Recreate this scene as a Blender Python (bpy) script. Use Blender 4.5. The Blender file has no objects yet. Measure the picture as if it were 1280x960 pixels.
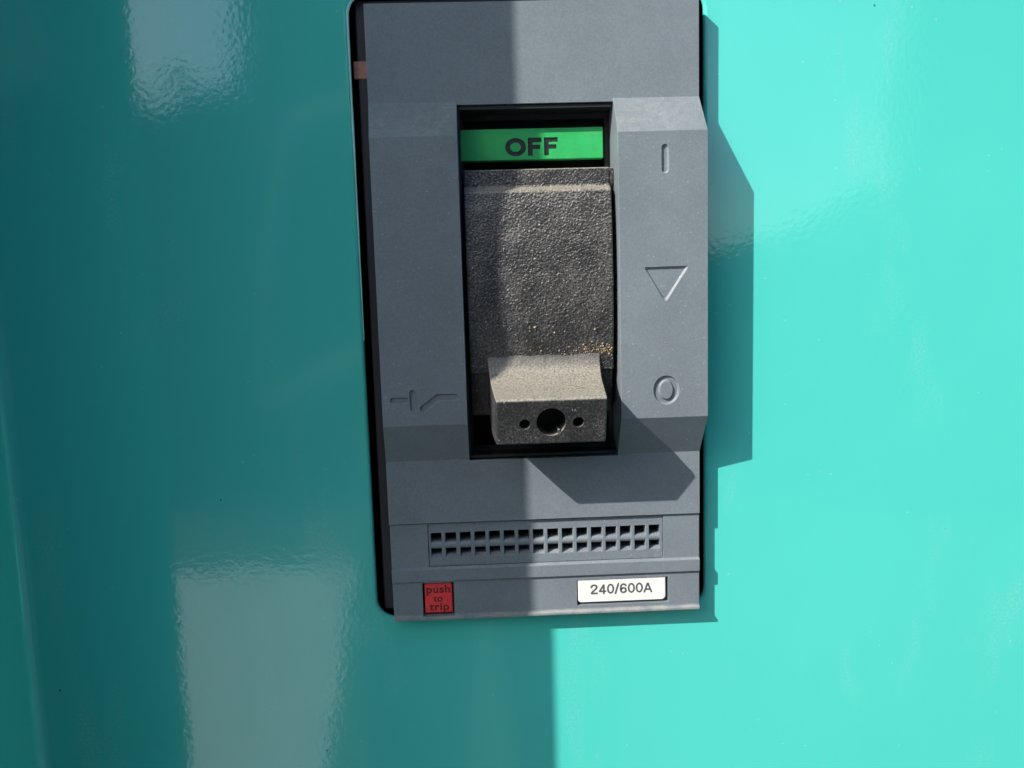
import bpy, bmesh, math, random
from mathutils import Vector, Matrix
random.seed(4)
sc = bpy.context.scene
COL = sc.collection

# ------------------------------------------------------------------ camera
# breaker frame: u right, v up, d out of the panel (mm).  world = (u, -d, v) / 1000
R = ((0.99907, 0.03297, -0.02796), (-0.02954, 0.99291, 0.1151), (0.03156, -0.11417, 0.99296))
CP = (-22.5968, 6.1063, 343.2076)
cam_d = bpy.data.cameras.new('camera'); cam = bpy.data.objects.new('camera', cam_d); COL.objects.link(cam)
rows = (R[0], [-x for x in R[2]], R[1])
M = Matrix([[*rows[0], CP[0] / 1000], [*rows[1], -CP[2] / 1000], [*rows[2], CP[1] / 1000], [0, 0, 0, 1]])
cam.matrix_world = M
cam_d.sensor_width = 36; cam_d.lens = 961 / 1280 * 36
cam_d.clip_start = 0.01; cam_d.clip_end = 500
sc.camera = cam

# ------------------------------------------------------------------ sky and sun
SX, SY = 1.4559, -1.3554                      # shadow shift on the panel per unit of depth
to_sun = Vector((-SX, -1.0, -SY)).normalized()
elev = math.asin(to_sun.z)
world = bpy.data.worlds.new('World'); sc.world = world; world.use_nodes = True
wn = world.node_tree.nodes; wl = world.node_tree.links
bg = wn['Background']; sky = wn.new('ShaderNodeTexSky')
sky.sky_type = 'NISHITA'; sky.sun_disc = False
sky.sun_elevation = elev; sky.sun_rotation = math.atan2(to_sun.x, to_sun.y)
sky.air_density = 1.0; sky.dust_density = 1.5; sky.ozone_density = 1.0
wl.new(sky.outputs[0], bg.inputs[0]); bg.inputs[1].default_value = 0.15
sun_d = bpy.data.lights.new('sun', 'SUN'); sun_d.energy = 3.9; sun_d.angle = math.radians(0.46); sun_d.color = (1.0, 0.965, 0.91)
sun = bpy.data.objects.new('sun', sun_d); COL.objects.link(sun)
sun.rotation_euler = (-to_sun).to_track_quat('-Z', 'Y').to_euler()
sun.location = to_sun * 3
sc.view_settings.view_transform = 'Standard'; sc.view_settings.look = 'None'
sc.view_settings.gamma = 1.0; sc.view_settings.use_curve_mapping = False
sc.view_settings.exposure = 0.78

# ------------------------------------------------------------------ materials
def new_mat(name):
    m = bpy.data.materials.new(name); m.use_nodes = True
    nt = m.node_tree; b = nt.nodes['Principled BSDF']
    return m, nt, b
def N(nt, kind, **kw):
    n = nt.nodes.new(kind)
    for k, v in kw.items():
        if k in n.inputs: n.inputs[k].default_value = v
        else: setattr(n, k, v)
    return n
def noise(nt, co, scale, detail=3.0, rough=0.5):
    n = N(nt, 'ShaderNodeTexNoise'); n.inputs['Scale'].default_value = scale
    n.inputs['Detail'].default_value = detail; n.inputs['Roughness'].default_value = rough
    nt.links.new(co, n.inputs['Vector']); return n
def ramp(nt, src, a, b, ca=(0, 0, 0, 1), cb=(1, 1, 1, 1)):
    r = N(nt, 'ShaderNodeValToRGB'); r.color_ramp.elements[0].position = a; r.color_ramp.elements[1].position = b
    r.color_ramp.elements[0].color = ca; r.color_ramp.elements[1].color = cb
    nt.links.new(src, r.inputs[0]); return r
def mix(nt, fac, a, b, blend='MIX'):
    m = N(nt, 'ShaderNodeMix', data_type='RGBA', blend_type=blend)
    if isinstance(fac, (int, float)): m.inputs[0].default_value = fac
    else: nt.links.new(fac, m.inputs[0])
    for i, s in ((6, a), (7, b)):
        if isinstance(s, tuple): m.inputs[i].default_value = s
        else: nt.links.new(s, m.inputs[i])
    return m.outputs[2]
def bump(nt, h, strength, dist, prev=None):
    b = N(nt, 'ShaderNodeBump'); b.inputs['Strength'].default_value = strength; b.inputs['Distance'].default_value = dist
    nt.links.new(h, b.inputs['Height'])
    if prev: nt.links.new(prev, b.inputs['Normal'])
    return b.outputs[0]
def coords(nt): return N(nt, 'ShaderNodeTexCoord').outputs['Object']
def math_n(nt, op, a, b=None):
    m = N(nt, 'ShaderNodeMath', operation=op)
    for i, s in enumerate((a, b)):
        if s is None: continue
        if isinstance(s, (int, float)): m.inputs[i].default_value = s
        else: nt.links.new(s, m.inputs[i])
    return m.outputs[0]
def specks(nt, co, scale, radius, keep):
    """sparse round dots: voronoi cells of which only a share carries a dot"""
    v = N(nt, 'ShaderNodeTexVoronoi'); v.inputs['Scale'].default_value = scale; nt.links.new(co, v.inputs['Vector'])
    sep = N(nt, 'ShaderNodeSeparateColor'); nt.links.new(v.outputs['Color'], sep.inputs[0])
    on = math_n(nt, 'LESS_THAN', sep.outputs[0], keep)
    rr = math_n(nt, 'MULTIPLY', sep.outputs[1], radius)
    return math_n(nt, 'MULTIPLY', on, math_n(nt, 'LESS_THAN', v.outputs['Distance'], rr))
def up_mask(nt, a, b):
    g = N(nt, 'ShaderNodeNewGeometry'); s = N(nt, 'ShaderNodeSeparateXYZ'); nt.links.new(g.outputs['Normal'], s.inputs[0])
    return ramp(nt, s.outputs[2], a, b).outputs[0]

def mat_teal():
    m, nt, b = new_mat('teal_gloss_paint'); co = coords(nt)
    base = (0.080, 0.60, 0.515, 1)
    cl = noise(nt, co, 6, 3)
    c = mix(nt, ramp(nt, cl.outputs[0], 0.35, 0.7).outputs[0], base, (0.086, 0.62, 0.53, 1))
    sp = specks(nt, co, 190, 0.065, 0.4)
    c = mix(nt, math_n(nt, 'MULTIPLY', sp, 0.45), c, (0.6, 0.66, 0.62, 1))
    dk = specks(nt, co, 75, 0.045, 0.15)
    c = mix(nt, math_n(nt, 'MULTIPLY', dk, 0.8), c, (0.02, 0.05, 0.05, 1))
    # faint wiped dust film
    sm = N(nt, 'ShaderNodeMapping'); sm.inputs['Rotation'].default_value = (0, 0.6, 0); sm.inputs['Scale'].default_value = (26, 26, 9)
    nt.links.new(co, sm.inputs[0]); film = noise(nt, sm.outputs[0], 1.0, 6, 0.62)
    fm = ramp(nt, film.outputs[0], 0.57, 0.80).outputs[0]
    fine = noise(nt, co, 900, 2); fm = math_n(nt, 'MULTIPLY', fm, ramp(nt, fine.outputs[0], 0.42, 0.68).outputs[0])
    c = mix(nt, math_n(nt, 'MULTIPLY', fm, 0.42), c, (0.55, 0.62, 0.58, 1))
    nt.links.new(c, b.inputs['Base Color'])
    b.inputs['Roughness'].default_value = 0.075; b.inputs['IOR'].default_value = 1.7
    r = math_n(nt, 'ADD', 0.075, math_n(nt, 'MULTIPLY', fm, 0.25)); nt.links.new(r, b.inputs['Roughness'])
    n1 = noise(nt, co, 410, 1.5); n2 = noise(nt, co, 22, 1.0)
    k = bump(nt, n2.outputs[0], 0.10, 0.002)
    k = bump(nt, n1.outputs[0], 0.16, 0.00022, k)
    nt.links.new(k, b.inputs['Normal'])
    return m
def mat_plastic(name, col, rough=0.5, dust=0.55, grain=0.35, speck=1.0):
    m, nt, b = new_mat(name); co = coords(nt)
    cl = noise(nt, co, 32, 6, 0.68)
    c = mix(nt, ramp(nt, cl.outputs[0], 0.3, 0.75).outputs[0], tuple(x * 0.90 for x in col) + (1,), tuple(x * 1.10 for x in col) + (1,))
    # settled dust on faces that look up, patchy
    pn = noise(nt, co, 380, 4, 0.7); up = up_mask(nt, 0.25, 0.62)
    lo = noise(nt, co, 16, 2)
    dm = math_n(nt, 'MULTIPLY', math_n(nt, 'MULTIPLY', up, ramp(nt, lo.outputs[0], 0.38, 0.58).outputs[0]), ramp(nt, pn.outputs[0], 0.32, 0.66).outputs[0])
    c = mix(nt, math_n(nt, 'MULTIPLY', dm, dust), c, (0.47, 0.44, 0.39, 1))
    sp = specks(nt, co, 520, 0.15, 0.04 * speck)
    c = mix(nt, math_n(nt, 'MULTIPLY', sp, 0.5), c, (0.62, 0.62, 0.60, 1))
    sp2 = specks(nt, co, 900, 0.33, 0.16 * speck)
    c = mix(nt, math_n(nt, 'MULTIPLY', sp2, 0.22), c, (0.6, 0.6, 0.58, 1))
    gc = noise(nt, co, 1150, 3, 0.75)
    c = mix(nt, ramp(nt, gc.outputs[0], 0.34, 0.66).outputs[0], mix(nt, 1.0, c, (0.90, 0.90, 0.90, 1), 'MULTIPLY'), mix(nt, 1.0, c, (1.11, 1.11, 1.10, 1), 'MULTIPLY'))
    zz = N(nt, 'ShaderNodeSeparateXYZ'); nt.links.new(co, zz.inputs[0])
    lipm = math_n(nt, 'MULTIPLY', math_n(nt, 'LESS_THAN', zz.outputs[2], -0.1372), ramp(nt, noise(nt, co, 230, 5, 0.7).outputs[0], 0.34, 0.6).outputs[0])
    c = mix(nt, math_n(nt, 'MULTIPLY', lipm, 0.5), c, (0.40, 0.36, 0.31, 1))
    bv = N(nt, 'ShaderNodeBevel'); bv.samples = 4; bv.inputs['Radius'].default_value = 0.0007
    ge = N(nt, 'ShaderNodeNewGeometry'); dt = N(nt, 'ShaderNodeVectorMath', operation='DOT_PRODUCT')
    nt.links.new(bv.outputs[0], dt.inputs[0]); nt.links.new(ge.outputs['True Normal'], dt.inputs[1])
    em = math_n(nt, 'MULTIPLY', ramp(nt, dt.outputs['Value'], 0.80, 0.985, (1, 1, 1, 1), (0, 0, 0, 1)).outputs[0], ramp(nt, noise(nt, co, 160, 5, 0.7).outputs[0], 0.36, 0.62).outputs[0])
    c = mix(nt, math_n(nt, 'MULTIPLY', em, 0.38), c, (0.50, 0.51, 0.51, 1))
    # scuffs
    scn = noise(nt, co, 140, 6, 0.75)
    c = mix(nt, math_n(nt, 'MULTIPLY', ramp(nt, scn.outputs[0], 0.60, 0.72).outputs[0], 0.10), c, (0.5, 0.49, 0.46, 1))
    nt.links.new(c, b.inputs['Base Color'])
    b.inputs['Roughness'].default_value = rough; b.inputs['Specular IOR Level'].default_value = 0.5
    g1 = noise(nt, co, 1400, 2, 0.6); g2 = noise(nt, co, 3000, 1)
    k = bump(nt, g1.outputs[0], grain, 0.00014); k = bump(nt, g2.outputs[0], grain, 0.00006, k)
    nt.links.new(k, b.inputs['Normal'])
    return m
def mat_handle():
    m, nt, b = new_mat('dusty_black_plastic'); co = coords(nt)
    gr = noise(nt, co, 1050, 3, 0.7); g2 = noise(nt, co, 420, 2, 0.5)
    c = mix(nt, ramp(nt, gr.outputs[0], 0.50, 0.68).outputs[0], (0.026, 0.026, 0.027, 1), (0.085, 0.083, 0.08, 1))
    # grey wipe of dust over the drum, thin and patchy
    wp = noise(nt, co, 60, 4, 0.6); wg = noise(nt, co, 1300, 2, 0.7)
    wm = math_n(nt, 'MULTIPLY', ramp(nt, wp.outputs[0], 0.40, 0.68).outputs[0], ramp(nt, wg.outputs[0], 0.44, 0.62).outputs[0])
    c = mix(nt, math_n(nt, 'MULTIPLY', wm, 0.5), c, (0.28, 0.25, 0.235, 1))
    fk = specks(nt, co, 800, 0.34, 0.16); c = mix(nt, math_n(nt, 'MULTIPLY', fk, 0.5), c, (0.42, 0.41, 0.39, 1))  # pale dust flecks, partly glints put into the colour
    # settled dust and grit on the upward faces
    up = up_mask(nt, 0.10, 0.60)
    pn = noise(nt, co, 1100, 3, 0.7)
    c = mix(nt, math_n(nt, 'MULTIPLY', up, ramp(nt, pn.outputs[0], 0.30, 0.62, (0.25, 0.25, 0.25, 1)).outputs[0]), c, (0.34, 0.305, 0.25, 1))
    nt.links.new(c, b.inputs['Base Color'])
    b.inputs['Roughness'].default_value = 0.34; b.inputs['Specular IOR Level'].default_value = 0.5
    k = bump(nt, gr.outputs[0], 0.55, 0.0005)
    nt.links.new(k, b.inputs['Normal'])
    return m
def mat_simple(name, col, rough=0.5, var=0.1, scale=200, bmp=0.15, dirt=0.0):
    m, nt, b = new_mat(name); co = coords(nt)
    n = noise(nt, co, scale, 4, 0.6)
    c = mix(nt, ramp(nt, n.outputs[0], 0.3, 0.7).outputs[0], tuple(x * (1 - var) for x in col) + (1,), tuple(min(1, x * (1 + var)) for x in col) + (1,))
    if dirt:
        d = specks(nt, co, 500, 0.28, 0.2); c = mix(nt, math_n(nt, 'MULTIPLY', d, dirt), c, (0.3, 0.27, 0.22, 1))
        e = noise(nt, co, 90, 5, 0.7); c = mix(nt, math_n(nt, 'MULTIPLY', ramp(nt, e.outputs[0], 0.55, 0.75).outputs[0], dirt), c, (0.42, 0.40, 0.35, 1))
    nt.links.new(c, b.inputs['Base Color']); b.inputs['Roughness'].default_value = rough
    if bmp:
        n2 = noise(nt, co, scale * 6, 2); nt.links.new(bump(nt, n2.outputs[0], bmp, 0.0003), b.inputs['Normal'])
    return m
TEAL = mat_teal()
GREY = mat_plastic('grey_moulded_plastic', (0.178, 0.207, 0.228), 0.42, dust=0.28)
DARK = mat_simple('dark_base_plastic', (0.022, 0.022, 0.026), 0.5)
BLACK = mat_simple('black_interior', (0.008, 0.009, 0.010), 0.6)
HAND = mat_handle()
GREEN = mat_simple('green_flag_plastic', (0.028, 0.42, 0.11), 0.42, 0.10, 120, 0.25, 0.18)
INK = mat_simple('black_lettering', (0.02, 0.024, 0.022), 0.35, 0.3, 800, 0.3, 0.3)
RED = mat_simple('red_button_plastic', (0.85, 0.045, 0.05), 0.45, 0.12, 150, 0.2, 0.10)
REDINK = mat_simple('dark_red_lettering', (0.13, 0.012, 0.014), 0.55, 0.2, 800)
WHITE = mat_simple('white_label_card', (0.80, 0.79, 0.74), 0.5, 0.03, 120, 0.1, 0.07)
GINK = mat_simple('grey_print', (0.085, 0.085, 0.085), 0.6, 0.25, 1500, 0)
COPPER = mat_simple('dull_copper', (0.42, 0.20, 0.15), 0.55, 0.2, 300)

# ------------------------------------------------------------------ mesh helpers (mm, breaker frame)
def V(u, v, d): return Vector((u, -d, v))
def bm_prism(loop, ext):
    """loop: list of 3-D points (planar polygon), ext: extrusion vector"""
    bm = bmesh.new()
    a = [bm.verts.new(p) for p in loop]; b = [bm.verts.new(Vector(p) + ext) for p in loop]
    n = len(a); bm.faces.new(a); bm.faces.new(b[::-1])
    for i in range(n): bm.faces.new((a[(i + 1) % n], a[i], b[i], b[(i + 1) % n]))
    bmesh.ops.recalc_face_normals(bm, faces=bm.faces); return bm
def box(u0, u1, v0, v1, d0, d1): return bm_prism([V(u0, v0, d0), V(u1, v0, d0), V(u1, v1, d0), V(u0, v1, d0)], V(0, 0, d1 - d0))
def prism_d(pts, d0, d1): return bm_prism([V(u, v, d0) for u, v in pts], V(0, 0, d1 - d0))
def prism_u(prof, u0, u1): return bm_prism([V(u0, v, d) for v, d in prof], V(u1 - u0, 0, 0))
def prism_v(prof, v0, v1): return bm_prism([V(u, v0, d) for u, d in prof], V(0, v1 - v0, 0))
def taper_d(bot, top, d0, d1):
    bm = bmesh.new(); a = [bm.verts.new(V(u, v, d0)) for u, v in bot]; b = [bm.verts.new(V(u, v, d1)) for u, v in top]; n = len(a)
    bm.faces.new(a); bm.faces.new(b[::-1])
    for i in range(n): bm.faces.new((a[(i + 1) % n], a[i], b[i], b[(i + 1) % n]))
    bmesh.ops.recalc_face_normals(bm, faces=bm.faces); return bm
def engrave(path, w, depth, t=1.5): return taper_d(stroke(path, w - t * depth, 6), stroke(path, w + 0.2 * t, 6), D2 - depth, D2 + depth * 0.2)
def bevel(bm, w, seg=2, ang=25):
    ed = [e for e in bm.edges if len(e.link_faces) == 2 and e.calc_face_angle(0) > math.radians(ang)]
    bmesh.ops.bevel(bm, geom=ed, offset=w, offset_type='OFFSET', segments=seg, profile=0.5, affect='EDGES', clamp_overlap=True)
    return bm
def join(*bms):
    o = bmesh.new()
    for b in bms:
        me = bpy.data.meshes.new('t'); b.to_mesh(me); b.free(); o.from_mesh(me); bpy.data.meshes.remove(me)
    return o
def tmp_obj(bm):
    me = bpy.data.meshes.new('tmp'); bm.to_mesh(me); bm.free()
    o = bpy.data.objects.new('tmp', me); COL.objects.link(o); return o
def boolean(bm, cutters, op='DIFFERENCE'):
    """exact boolean in mm space, returns a bmesh"""
    o = tmp_obj(bm); cs = [tmp_obj(c) for c in cutters]
    for c in cs:
        m = o.modifiers.new('b', 'BOOLEAN'); m.operation = op; m.solver = 'EXACT'; m.object = c
    dg = bpy.context.evaluated_depsgraph_get(); ev = o.evaluated_get(dg)
    me = bpy.data.meshes.new_from_object(ev); out = bmesh.new(); out.from_mesh(me); bpy.data.meshes.remove(me)
    for x in [o] + cs:
        d = x.data; bpy.data.objects.remove(x); bpy.data.meshes.remove(d)
    return out
def rrect(u0, u1, v0, v1, r, n=6):
    pts = []
    for cu, cv, a0 in ((u1 - r, v1 - r, 0), (u0 + r, v1 - r, 90), (u0 + r, v0 + r, 180), (u1 - r, v0 + r, 270)):
        for i in range(n + 1):
            a = math.radians(a0 + 90 * i / n); pts.append((cu + r * math.cos(a), cv + r * math.sin(a)))
    return pts
def ell(cu, cv, ru, rv, n=40): return [(cu + ru * math.cos(2 * math.pi * i / n), cv + rv * math.sin(2 * math.pi * i / n)) for i in range(n)]
def ring(cu, cv, ru, rv, iu, iv, d0, d1, n=48):
    bm = bmesh.new(); L = []
    for (a, b_) in ((ru, rv), (iu, iv)):
        for d in (d0, d1): L.append([bm.verts.new(V(u, v, d)) for u, v in ell(cu, cv, a, b_, n)])
    o0, o1, i0, i1 = L
    for k in range(n):
        j = (k + 1) % n
        for q in ((o0[k], o0[j], o1[j], o1[k]), (i0[j], i0[k], i1[k], i1[j]), (o0[j], o0[k], i0[k], i0[j]), (o1[k], o1[j], i1[j], i1[k])): bm.faces.new(q)
    bmesh.ops.recalc_face_normals(bm, faces=bm.faces); return bm
def stroke(path, w, cap=5):
    """outline of a polyline of width w with round ends"""
    h = w / 2; L, Rr = [], []
    n = len(path); dirs = []
    for i in range(n - 1):
        a, b = Vector(path[i]), Vector(path[i + 1]); dirs.append((b - a).normalized())
    for i in range(n):
        p = Vector(path[i]); a = dirs[max(0, i - 1)]; b = dirs[min(n - 2, i)]
        t = (a + b).normalized(); nn = Vector((-t.y, t.x)); k = h / max(0.3, nn.dot(Vector((-b.y, b.x))))
        L.append(p + nn * k); Rr.append(p - nn * k)
    pts = [tuple(x) for x in Rr]
    d = dirs[-1]; a0 = math.atan2(-d.x, d.y)
    a0 = math.atan2(d.y, d.x) - math.pi / 2
    pts += [(path[-1][0] + h * math.cos(a0 + math.pi * i / cap), path[-1][1] + h * math.sin(a0 + math.pi * i / cap)) for i in range(1, cap)]
    pts += [tuple(x) for x in L[::-1]]
    d = dirs[0]; a0 = math.atan2(d.y, d.x) + math.pi / 2
    pts += [(path[0][0] + h * math.cos(a0 + math.pi * i / cap), path[0][1] + h * math.sin(a0 + math.pi * i / cap)) for i in range(1, cap)]
    return pts
def text_bm(body, size, u, v, d, depth, bold=0.0, sx=1.0, spacing=1.0, tilt=0.0):
    cu = bpy.data.curves.new('t', 'FONT'); cu.body = body; cu.size = size; cu.align_x = 'CENTER'; cu.align_y = 'CENTER'
    cu.extrude = depth / 2; cu.offset = bold; cu.space_character = spacing; cu.resolution_u = 4
    o = bpy.data.objects.new('t', cu); COL.objects.link(o)
    dg = bpy.context.evaluated_depsgraph_get(); me = bpy.data.meshes.new_from_object(o.evaluated_get(dg))
    bm = bmesh.new(); bm.from_mesh(me); bpy.data.meshes.remove(me); bpy.data.objects.remove(o); bpy.data.curves.remove(cu)
    bmesh.ops.remove_doubles(bm, verts=bm.verts, dist=1e-5)
    xs = [w.co.x for w in bm.verts]; ys = [w.co.y for w in bm.verts]; cx = (min(xs) + max(xs)) / 2
    for w in bm.verts: w.co = V(u + (w.co.x - cx) * sx, v + w.co.y, d + depth / 2 + w.co.z)
    bmesh.ops.recalc_face_normals(bm, faces=bm.faces)
    return bm
GLY = {'2': (4.0, [[(0.3, 5.2), (0.55, 6.2), (1.3, 6.75), (2.2, 6.8), (3.1, 6.4), (3.5, 5.5), (3.3, 4.5), (2.6, 3.5), (1.2, 2.1), (0.5, 1.1)], [(0.3, 0.5), (3.7, 0.5)]]),
 '4': (4.2, [[(2.9, 0.1), (2.9, 6.7)], [(2.75, 6.5), (0.45, 2.1)], [(0.4, 1.9), (4.0, 1.9)]]),
 '0': (4.0, 'o'), '6': (4.0, [[(3.5, 5.6), (3.0, 6.5), (2.1, 6.85), (1.1, 6.4), (0.55, 5.3), (0.4, 3.4), (0.5, 1.8), (1.1, 0.75), (2.0, 0.45), (2.9, 0.75), (3.5, 1.6), (3.45, 2.8), (2.9, 3.7), (2.0, 3.95), (1.1, 3.5), (0.6, 2.6)]]),
 '/': (2.1, [[(0.1, -0.1), (1.9, 7.3)]]), 'A': (4.7, [[(0.2, 0.1), (2.15, 6.6)], [(4.4, 0.1), (2.45, 6.6)], [(0.95, 2.2), (3.65, 2.2)], [(2.0, 6.5), (2.6, 6.5)]])}
def print_bm(body, cap, width, u, v, d, depth, w=1.15):
    tot = sum(GLY[c][0] + 0.75 for c in body) - 0.75; k = cap / 7.3; kx = width / tot; x = u - width / 2; bms = []; j = 0
    for c in body:
        adv, st = GLY[c]
        if st == 'o': bms.append(ring(x + 2.0 * kx, v + 3.65 * k, 1.62 * kx + w * k / 2, 3.2 * k + w * k / 2, 1.62 * kx - w * k / 2, 3.2 * k - w * k / 2, d, d + depth))
        else:
            for q in st:
                j += 1; bms.append(prism_d(stroke([(x + a * kx, v + b * k) for a, b in q], w * k, 4), d, d + depth + 0.004 * (j % 4)))
        x += (adv + 0.75) * kx
    return join(*bms)
def obj(name, bm, mat, parent=None, smooth=None, origin=None):
    bmesh.ops.scale(bm, vec=(0.001,) * 3, verts=bm.verts)
    me = bpy.data.meshes.new(name); bm.to_mesh(me); bm.free(); me.materials.append(mat)
    if smooth is not None:
        for p in me.polygons: p.use_smooth = True
        me.set_sharp_from_angle(angle=math.radians(smooth))
    o = bpy.data.objects.new(name, me); COL.objects.link(o)
    if smooth is not None:
        wm = o.modifiers.new('wn', 'WEIGHTED_NORMAL'); wm.weight = 100; wm.keep_sharp = True
    if parent: o.parent = parent
    return o
def thing(name, label, cat, group=None, loc=(0, 0, 0)):
    o = bpy.data.objects.new(name, None); COL.objects.link(o); o.empty_display_size = 0.02; o.location = loc
    o['label'] = label; o['category'] = cat
    if group: o['group'] = group
    return o

# ------------------------------------------------------------------ the cabinet (panel, returns)
D1, D2 = 7.285, 17.66
UF, UJ, DJ = -238.0, -240.0, 168.5           # fold line, outer edge of the left return
cab = thing('cabinet', 'glossy teal painted metal cabinet panel with a rounded cutout behind the grey breaker', 'cabinet panel')
TOPV, BOTV = 620, -900
pan = box(UF + 5, 635, BOTV, TOPV, -2.0, 0)
hole = prism_d(rrect(-78.2, 74.2, -140.6, 134.5, 8.5, 8), -10, 10)
pan = boolean(pan, [hole])
ed = []
for e in pan.edges:
    if all(abs(w.co.y) < 1e-4 and -79 < w.co.x < 75 and -145 < w.co.z < 140 for w in e.verts): ed.append(e)
bmesh.ops.bevel(pan, geom=ed, offset=1.5, segments=5, profile=0.5, affect='EDGES')
fp = obj('front_panel', pan, TEAL, cab, 35)
for p in fp.data.polygons:
    if abs(p.normal.y) > 0.9999: p.use_smooth = False
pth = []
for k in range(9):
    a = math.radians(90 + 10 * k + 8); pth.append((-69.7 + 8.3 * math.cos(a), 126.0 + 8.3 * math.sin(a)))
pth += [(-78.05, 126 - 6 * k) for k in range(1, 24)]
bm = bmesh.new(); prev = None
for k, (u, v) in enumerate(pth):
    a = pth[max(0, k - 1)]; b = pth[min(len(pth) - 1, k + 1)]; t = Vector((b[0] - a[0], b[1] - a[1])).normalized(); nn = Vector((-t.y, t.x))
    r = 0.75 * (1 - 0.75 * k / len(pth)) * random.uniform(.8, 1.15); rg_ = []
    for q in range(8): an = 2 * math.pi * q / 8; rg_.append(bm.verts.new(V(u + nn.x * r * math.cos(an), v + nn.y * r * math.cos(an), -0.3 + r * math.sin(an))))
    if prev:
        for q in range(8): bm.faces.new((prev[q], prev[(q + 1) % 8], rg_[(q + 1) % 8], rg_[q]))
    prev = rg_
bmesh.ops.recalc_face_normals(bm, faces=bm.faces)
obj('cutout_highlight', bm, mat_simple('pale_rim_highlight', (0.42, 0.80, 0.76), 0.3, 0.1, 200, 0.1), cab, 60)  # pale tapering tube: the rim's highlight is put into its colour
obj('inner_box', join(box(-160, 160, -230, 230, -72, -70), box(-162, -160, -230, 230, -70, -2.2), box(160, 162, -230, 230, -70, -2.2), box(-160, 160, -232, -230, -70, -2.2), box(-160, 160, 230, 232, -70, -2.2)), BLACK, cab)
obj('top_return', box(UF - 4, 639, 392, 394, -2.4, DJ - 3), TEAL, cab)
def return_profile(u0, u1, d1, r, s):
    """folded sheet: concave fillet at the panel, wall, rounded outer edge, outer skin; s=+1 left side, -1 right side"""
    P = [(u0 + s * r, 0.0)]
    for i in range(1, 9):
        a = math.radians(90 * i / 8); P.append((u0 + s * r * (1 - math.sin(a)), r * (1 - math.cos(a))))
    for i in range(0, 9):
        a = math.radians(90 * i / 8); P.append((u1 - s * 3.0 * (1 - math.cos(a)), d1 - 3.0 + 3.0 * math.sin(a)))
    P.append((u1 - s * 620, d1))
    Q = [(u - s * 2.0, d - 2.0) for u, d in P]; Q[0] = (P[0][0], -2.0)
    return P + Q[::-1]
def ret(u0, u1, s):
    bm = prism_v(return_profile(u0, u1, DJ, 5.0, s), BOTV, TOPV)
    return obj('side_return', bm, TEAL, cab, 35)
ret(UF, UJ, 1); ret(640.0, 642.0, -1)

# ------------------------------------------------------------------ the breaker
brk = thing('circuit_breaker', 'grey moulded circuit breaker with black toggle handle set in the teal panel', 'circuit breaker')
base = join(bevel(box(-75.6, 71.5, -138.5, 133, -45, -4), 0.6, 1))
base = boolean(base, [box(-31, 31, -62, 82, -20, 10)])
base = boolean(base, [box(-54, 54, -114, -97, -20, 10)])
obj('base', base, DARK, brk)
obj('copper_strip', bevel(box(-77.2, -71.0, 100.6, 108.0, -5.0, -3.5), 0.3, 1), COPPER, brk)
# cover: plate + two rails with sloping ends, toggle opening, engraved marks
V_T, V_B1, V_R1, V_R2, V_B2, V_3 = 127.6, 87.6, 71.7, -48.3, -65.8, -94.4
plate = box(-70, 70, V_3, V_T, -6, D1)
railp = [(V_B1, D1 - 3), (V_B1, D1), (V_R1, D2), (V_R2, D2), (V_B2, D1), (V_B2, D1 - 3)]
def rail(u0, u1, du0, du1):
    bm = prism_u(railp, u0, u1)
    for w in bm.verts:
        if w.co.y < -D1 - 1: w.co.x += du0 if abs(w.co.x - u0) < .1 else du1
    return bm
r_l = rail(-70, -33.0, 1.0, 0); r_r = rail(33.3, 70, 0, 0.8)
cover = boolean(plate, [r_l, r_r], 'UNION')
cover = boolean(cover, [box(-33.0, 33.3, V_B2 - 0.7, 86.3, -20, 40)])
bmesh.ops.remove_doubles(cover, verts=cover.verts, dist=1e-3)
bmesh.ops.dissolve_limit(cover, angle_limit=math.radians(1), verts=cover.verts, edges=cover.edges)
cover = bevel(cover, 0.6, 3, 20)
G = D2 - 0.95
TRI = [(44.1, 16.1), (43.9, 15.4), (52.0, 1.9), (52.7, 1.5), (53.4, 1.9), (62.4, 15.5), (62.3, 16.2)]
tri_in = [(52.9 + (u - 52.9) * 0.85, 11.0 + (v - 11.0) * 0.85) for u, v in TRI]; tri_out = [(52.9 + (u - 52.9) * 1.03, 11.0 + (v - 11.0) * 1.03) for u, v in TRI]
def ring_taper(cu, cv, ru, rv, iu, iv, t, d0, d1):
    bm = ring(cu, cv, ru, rv, iu, iv, d0, d1)
    for w in bm.verts:
        if abs(-w.co.y - d0) < 1e-4:
            du, dv = w.co.x - cu, w.co.z - cv; out = (du / ru) ** 2 + (dv / rv) ** 2 > 0.9; r0, r1 = (ru, rv) if out else (iu, iv); q = -t if out else t
            w.co.x = cu + du * (r0 + q) / r0; w.co.z = cv + dv * (r1 + q) / r1
    return bm
cuts = [engrave([(52.95, 56.0), (52.95, 64.9)], 3.1, 0.9),
        taper_d(tri_in, tri_out, D2 - 0.9, D2 + 0.2),
        ring_taper(52.8, -36.4, 5.75, 6.4, 2.6, 3.7, 0.75, D2 - 0.9, D2 + 0.1),
        engrave([(-64.4, -37.2), (-58.8, -37.2)], 2.8, 1.1, .7), engrave([(-55.8, -34.1), (-55.8, -40.7)], 3.0, 1.1, .7),
        engrave([(-51.6, -41.1), (-45.2, -36.4), (-37.8, -36.5)], 3.2, 1.1, .7)]
for c in cuts: cover = boolean(cover, [c])
obj('cover', cover, GREY, brk)

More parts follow.
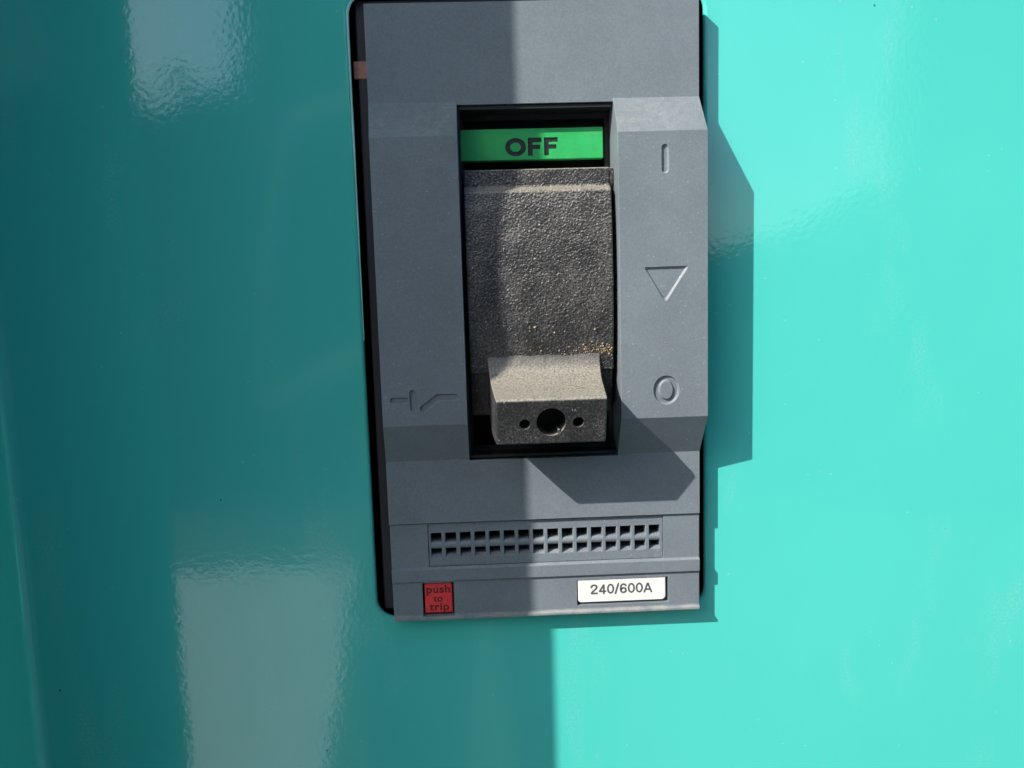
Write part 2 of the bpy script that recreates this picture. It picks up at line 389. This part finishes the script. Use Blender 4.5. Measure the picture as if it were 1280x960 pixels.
# lower cover: thinner plate with ridge and lip, openings for grille, button and label
LD = D1 - 1.0
low = prism_u([(-94.75, -6), (-94.75, LD), (-115.3, LD), (-115.9, D1 + .05), (-121.5, D1 + .05), (-121.9, LD), (-137.9, LD), (-138.5, D1 + .1), (-139.7, D1 + .1), (-139.7, -6)], -69.9, 70.1)
low = bevel(low, 0.3, 2, 20)
low = boolean(low, [box(-53.1, 53.5, -115.1, -90, -20, 30)])
low = boolean(low, [box(-56.6, -42.3, -138.2, -122.5, -1, 30)])
low = boolean(low, [box(13.7, 55.7, -135.9, -123.9, LD - 3.2, 30)])
obj('lower_cover', low, GREY, brk)

# vent grille
gf = boolean(bevel(box(-53.0, 53.4, -115.0, -94.9, -3, LD - 0.55), 0.25, 1), [box(-51.9, 52.1, -110.9, -99.4, -20, 30)])
gri = obj('vent_grille', gf, GREY, brk)
PITCH = (47.25 + 51.9) / 15
for i in range(15):
    u = -51.9 + PITCH * (i + 1) - 0.85
    if i == 0:
        b0 = bevel(box(-0.85, 0.85, -110.95, -99.35, -3, LD - 0.6), 0.2, 1); barob = obj('vent_bar', b0, GREY, gri); barob.location.x = (u - 0.0) / 1000
        first = barob
    else:
        o = first.copy(); COL.objects.link(o); o.parent = gri; o.location.x = u / 1000
def halfround(vc, r, front, back):
    return [(vc + r * math.cos(math.pi * k / 10), front - r * 0.9 + 0.9 * r * math.sin(math.pi * k / 10)) for k in range(11)] + [(vc - r, back), (vc + r, back)]
obj('cross_bar', prism_u(halfround(-105.4, 1.65, LD - 0.58, -3), -51.95, 52.15), GREY, gri, 40)
obj('lower_lip', prism_u([(-112, -3), (-112, LD - 0.9), (-110.85, LD - 0.8), (-109.9, LD - 3.0), (-109.6, -3)], -51.95, 52.15), GREY, gri)
obj('grille_backing', box(-54.5, 54.5, -114, -96, -16, -12), BLACK, gri)

# red trip button
bt = bevel(box(-55.7, -43.1, -137.0, -123.1, -4, LD - 0.9), 0.5, 3)
btn = obj('trip_button', bt, RED, brk, 40); btn['label'] = 'red square push to trip button'
bd = LD - 0.9
obj('lettering', join(text_bm('push', 5.0, -49.4, -126.0, bd - .05, .12, 0.13, 1.14, 1.05), text_bm('to', 4.4, -49.7, -130.4, bd - .05, .12, 0.09, 1.05), text_bm('trip', 5.0, -49.3, -134.3, bd - .05, .12, 0.12, 1.15, 1.08)), REDINK, btn)
# white rating label
lp = [(14.2, -124.2), (54.5, -124.2)] + [(54.5 - 1.9 * (1 - math.cos(a)), -132.9 - 1.9 * math.sin(a)) for a in [math.pi / 2 * k / 5 for k in range(6)]] + [(15.8 - 1.6 * math.sin(a), -133.2 - 1.6 * math.cos(a)) for a in [math.pi / 2 * k / 5 for k in range(6)]]
lb = bevel(prism_d(lp, LD - 3, LD - 0.35), 0.25, 2, 50)
lab = obj('rating_label', lb, WHITE, brk); lab['label'] = 'white rating label reading 240/600A'
obj('lettering', print_bm('240/600A', 4.5, 28.0, 34.2, -131.0, LD - 0.36, .05, 1.32), GINK, lab)

# green OFF flag
fl = bevel(box(-32.3, 29.9, 64.3, 77.6, -4, -0.2), 0.35, 2)
def fpoly(u, v, w, h, t): return [(u, v), (u + t, v), (u + t, v + h * 0.36), (u + w * 0.9, v + h * 0.36), (u + w * 0.9, v + h * 0.36 + t * 0.92), (u + t, v + h * 0.36 + t * 0.92), (u + t, v + h - t * 0.95), (u + w, v + h - t * 0.95), (u + w, v + h), (u, v + h)]
FV = 66.0
def letters(d0, d1, g):
    return [ring(-8.3, FV + 3.75, 4.55 - g, 3.85 - g, 2.35 + g, 1.95 + g, d0, d1), prism_d(fpoly(-2.95, FV, 6.0, 7.6, 2.05), d0, d1), prism_d(fpoly(4.1, FV, 6.0, 7.6, 2.05), d0, d1)]
for c in letters(-0.75, 3, 0): fl = boolean(fl, [c])
flag = obj('indicator_flag', fl, GREEN, brk); flag['label'] = 'green indicator flag reading OFF'
obj('lettering', join(*letters(-1.5, -0.62, -0.04)), INK, flag)

# interior behind the handle
obj('inner_chamber', join(box(-40, 40, -72, 92, -24, -21), box(-36, 36, 78.6, 85.6, -21, -9)), BLACK, brk)
obj('opening_shade', join(box(-32.6, 32.6, 84.4, 85.9, -6, D1 - 1.0), box(-32.6, 32.6, -65.6, -64.4, -6, D1 - 1.4), box(-32.95, -32.0, -64, 84, -6, D1 - 0.5)), BLACK, brk)  # black boxes on the recess walls, shade put into their colour

# toggle handle: curved drum + block with three holes
prof = [(59.5, 6.6), (58.8, 7.2), (52.4, 7.2), (51.6, 7.5), (50.0, 10.4), (49.0, 11.0), (43, 12.0), (36, 12.7), (28, 13.3), (19, 13.7), (12, 13.75), (5.7, 13.5), (-3, 13.1), (-9, 12.7), (-15, 11.9), (-20, 11.1), (-23.5, 10.7), (-27.2, 10.6), (-27.6, 9.0), (-34, 7.6), (-41, 5.6), (-46.6, 3.6), (-47.2, 2.5), (-47.2, -6), (59.5, -6)]
from mathutils import noise as mnoise
def grain(p, f): return mnoise.noise(p * f)
def grain_d(u, v):
    p = Vector((u, v, 3.7))
    return 0.17 * grain(p, 1.25) + 0.16 * grain(p + Vector((7, 3, 1)), 2.2) + 0.35 * grain(p, 0.12)
front = prof[1:18]
arc = [0.0]
for (a, b), (c, d) in zip(front, front[1:]): arc.append(arc[-1] + math.hypot(c - a, d - b))
def on_front(t):
    for k in range(len(arc) - 1):
        if t <= arc[k + 1] + 1e-9:
            q = (t - arc[k]) / (arc[k + 1] - arc[k]); return front[k][0] + (front[k + 1][0] - front[k][0]) * q, front[k][1] + (front[k + 1][1] - front[k][1]) * q
    return front[-1]
drum = prism_u([(v, d - (0.9 if d > 0 else 0)) for v, d in prof], -31.0, 31.2)
NU, NV = 300, 420
cols = [-31.2] + [-31.2 + 62.6 * k / NU for k in range(NU + 1)] + [31.4]
grid = []
for r_ in range(NV + 1):
    v, d = on_front(arc[-1] * r_ / NV); row = []
    for ci, u in enumerate(cols):
        if ci in (0, len(cols) - 1): row.append(drum.verts.new(V(u, v, d - 6)))
        else:
            e = min(1.0, (u + 31.2) / 0.8, (31.4 - u) / 0.8); row.append(drum.verts.new(V(u, v, d + grain_d(u, v) - 0.5 * (1 - e) ** 2)))
    grid.append(row)
for a, b in zip(grid, grid[1:]):
    for k in range(len(cols) - 1): drum.faces.new((a[k], b[k], b[k + 1], a[k + 1]))
hnd = obj('handle', drum, HAND, brk, 60); hnd['label'] = 'dusty black toggle handle in the off position'
obj('drum_shoulder', bevel(prism_u([(59.2, 6.4), (52.2, 6.6), (49.8, 5.0), (46, 3.5), (46, -5), (59.2, -5)], 31.3, 33.0), 0.3, 1), HAND, hnd)
secs = [  # (d_top, v_top, d_bot, v_bot, u_left, u_right)
    (10.2, -17.0, 4.0, -45.0, -23.8, 25.5), (11.3, -21.0, 5.0, -46.0, -23.6, 25.4), (12.3, -24.4, 7.0, -48.0, -23.4, 25.3), (14.6, -27.9, 12.0, -51.0, -23.0, 25.2),
    (19.0, -30.4, 18.0, -52.8, -22.6, 25.0), (28.0, -33.4, 25.5, -54.4, -21.7, 24.7), (36.9, -35.5, 31.0, -55.2, -20.9, 24.3), (37.8, -36.6, 31.9, -55.0, -20.6, 24.2)]
bm = bmesh.new(); Ls = []
for dt, vt, db, vb, ul, ur in secs: Ls.append([bm.verts.new(V(ul, vt, dt)), bm.verts.new(V(ur, vt, dt)), bm.verts.new(V(ur, vb, db)), bm.verts.new(V(ul, vb, db))])
for a, b in zip(Ls, Ls[1:]):
    for k in range(4): bm.faces.new((a[k], a[(k + 1) % 4], b[(k + 1) % 4], b[k]))
bm.faces.new(Ls[0]); bm.faces.new(Ls[-1][::-1]); bmesh.ops.recalc_face_normals(bm, faces=bm.faces)
bm = bevel(bm, 0.55, 3, 40)
for cu, cv, r, dd in ((1.6, -45.8, 6.1, 16), (-9.2, -46.4, 2.2, 22), (12.7, -46.2, 2.25, 22)):
    bm = boolean(bm, [prism_d(ell(cu, cv, r, r * 0.98, 36), dd, 60)])
obj('grip', bm, HAND, hnd, 35)
# crumbs of grit lying in the corner above the grip
bms = []
rg = random.Random(9)
for k in range(190):
    v = rg.gauss(-18.2, 1.5) if k < 150 else rg.uniform(-26, 0); u = 31 - abs(rg.gauss(0, 9.5)) if k < 150 else rg.uniform(-8, 31)
    if u < 6 and k < 150: continue
    d = 11.4 + (v + 18) * 0.16 + (0 if v > -24 else 0.6); r = rg.uniform(0.10, 0.30) if rg.random() < .8 else rg.uniform(.35, .6)
    b_ = bmesh.new(); bmesh.ops.create_icosphere(b_, subdivisions=1, radius=r)
    for w in b_.verts: w.co = w.co * rg.uniform(.6, 1.3) + V(u, v, d)
    bms.append(b_)
gt = obj('grit', join(*bms), mat_simple('straw_grit', (0.33, 0.24, 0.145), 0.9, 0.6, 900, 0), hnd); gt['kind'] = 'stuff'
# nick of plastic inside the bore
obj('bore_rib', bevel(box(4.4, 5.3, -51.5, -49.2, 16, 33), 0.2, 1), HAND, hnd)

# ------------------------------------------------------------------ what the gloss paint mirrors: yard in front of the cabinet
def yard(name, pts, z, mat, label=None):
    bm = bmesh.new(); bm.faces.new([bm.verts.new((x, y, z)) for x, y in pts])
    me = bpy.data.meshes.new(name); bm.to_mesh(me); bm.free(); me.materials.append(mat)
    o = bpy.data.objects.new(name, me); COL.objects.link(o); o['kind'] = 'structure'; return o
ASPH = mat_simple('dark_asphalt', (0.05, 0.052, 0.05), 0.9, 0.3, 30, 0)
CONC = mat_simple('pale_concrete', (0.62, 0.61, 0.55), 0.9, 0.08, 8, 0)
yard('ground', [(-150, -150), (150, -150), (150, 150), (-150, 150)], -1.2, ASPH)
yard('pavement', [(-1.9, -3.08), (-0.69, -3.12), (-0.40, -0.9), (-1.9, -0.9)], -1.196, CONC)
LEAF = mat_simple('hedge_leaves', (0.035, 0.06, 0.03), 0.7, 0.5, 12, 0)
def hedge_h(x):
    pts = [(-14, 3.4), (-4.0, 3.2), (-3.0, 3.05), (-2.75, 2.85), (-2.4, 3.12), (-2.05, 2.95), (-2.02, 4.2), (-1.2, 4.6), (0.5, 4.7), (1.2, 4.4), (1.4, 1.6), (2.3, 1.55), (2.9, 1.8), (3.3, 2.0), (3.75, 2.2), (3.8, 4.6), (5, 4.9), (14, 4.2)]
    for (a, h), (b, g) in zip(pts, pts[1:]):
        if a <= x <= b: return h + (g - h) * (x - a) / (b - a)
    return 4.2
me = bpy.data.meshes.new('hedge'); vs, fs = [], []
for i in range(240):                        # dense twiggy core
    x0 = -12 + i * .1; k = len(vs); h0 = hedge_h(x0) - .12 - 1.2; h1 = hedge_h(x0 + .1) - .12 - 1.2
    vs += [(x0, -6.5, -1.2), (x0 + .1, -6.5, -1.2), (x0 + .1, -6.5, h1), (x0, -6.5, h0), (x0, -6.9, -1.2), (x0 + .1, -6.9, -1.2), (x0 + .1, -6.9, h1), (x0, -6.9, h0)]
    fs += [(k, k + 1, k + 2, k + 3), (k + 4, k + 5, k + 6, k + 7), (k + 3, k + 2, k + 6, k + 7)]
for i in range(16000):
    x = random.uniform(-12, 12); h = hedge_h(x); z = random.uniform(0, 1) ** 0.8 * h; y = -6.6 + random.uniform(-.6, .6) * (1 - .3 * z / h)
    s = random.uniform(.07, .14); n = Vector((random.gauss(0, 1), random.gauss(0, 1) - .8, random.gauss(0, 1))).normalized(); t = n.orthogonal().normalized(); b = n.cross(t)
    k = len(vs); c = Vector((x, y, z - 1.2))
    vs += [c + t * s, c + b * s * .5, c - t * s, c - b * s * .5]; fs.append((k, k + 1, k + 2, k + 3))
me.from_pydata(vs, [], fs); me.materials.append(LEAF)
hd = bpy.data.objects.new('hedge', me); COL.objects.link(hd); hd['kind'] = 'stuff'; hd['label'] = 'dark green hedge across the yard mirrored in the paint'; hd['category'] = 'hedge'

# ------------------------------------------------------------------ the person taking the picture (seen only as a dark mirror image)
CLOTH = mat_simple('dark_navy_cloth', (0.022, 0.025, 0.035), 0.9, 0.2, 60, 0)
SKIN = mat_simple('skin', (0.42, 0.26, 0.19), 0.6, 0.06, 40, 0)
PHB = mat_simple('phone_glass', (0.012, 0.012, 0.014), 0.25, 0.1, 40, 0)
pc = (-0.04, -0.68)
J = [((0, -.02, -.27), .155), ((0, -.02, -.05), .145), ((0, 0, .15), .165), ((0, .02, .28), .062), ((0, .05, .37), .095), ((0, .06, .45), .10), ((0, .04, .52), .06)]
E_ = [(0, 1), (1, 2), (2, 3), (3, 4), (4, 5), (5, 6)]
def chain(start, pts):
    k = start
    for p, r in pts: J.append((p, r)); E_.append((k, len(J) - 1)); k = len(J) - 1
    return k
for sgn in (-1, 1):
    hx = -0.045 if sgn < 0 else 0.115                # phone ends, world x
    hx -= pc[0]
    wr = chain(2, [((sgn * .19, 0, .20), .075), ((sgn * .235, .05, -.14), .052), ((hx + sgn * .06, .24, -.05), .034), ((hx + sgn * .035, .29, -.03), .036)])
    for f in range(4):                               # fingers close round the phone's edge
        z = .014 - .019 * f
        chain(wr, [((hx + sgn * .022, .318, z), .009), ((hx + sgn * .010, .338, z), .0085), ((hx - sgn * .004, .340 + .001 * f, z), .007)])
    chain(wr, [((hx + sgn * .02, .30, .022), .010), ((hx - sgn * .006, .312, .020), .0085)])
    chain(0, [((sgn * .095, -.02, -.36), .105), ((sgn * .11, .01, -.73), .072), ((sgn * .115, -.03, -1.12), .05), ((sgn * .13, .10, -1.165), .038)])
me = bpy.data.meshes.new('person'); me.from_pydata([(x + pc[0], y + pc[1], z) for (x, y, z), r in J], E_, []); me.materials.append(CLOTH)
per = bpy.data.objects.new('person', me); COL.objects.link(per)
sk = per.modifiers.new('skin', 'SKIN'); sk.use_smooth_shade = True
for k, (p, r) in enumerate(J): me.skin_vertices[0].data[k].radius = (r, r * (0.7 if k in (0, 1, 2) else 1)); me.skin_vertices[0].data[k].use_root = (k == 0)
sb = per.modifiers.new('sub', 'SUBSURF'); sb.levels = 1; sb.render_levels = 1
per['label'] = 'person in dark clothes holding up a phone, seen only as a reflection'; per['category'] = 'person'
bm = box(-42, 112, -52, 24, 349, 357); ph = obj('phone', bevel(bm, 2.5, 3), PHB); ph['label'] = 'black phone held up sideways by the person'; ph['category'] = 'phone'
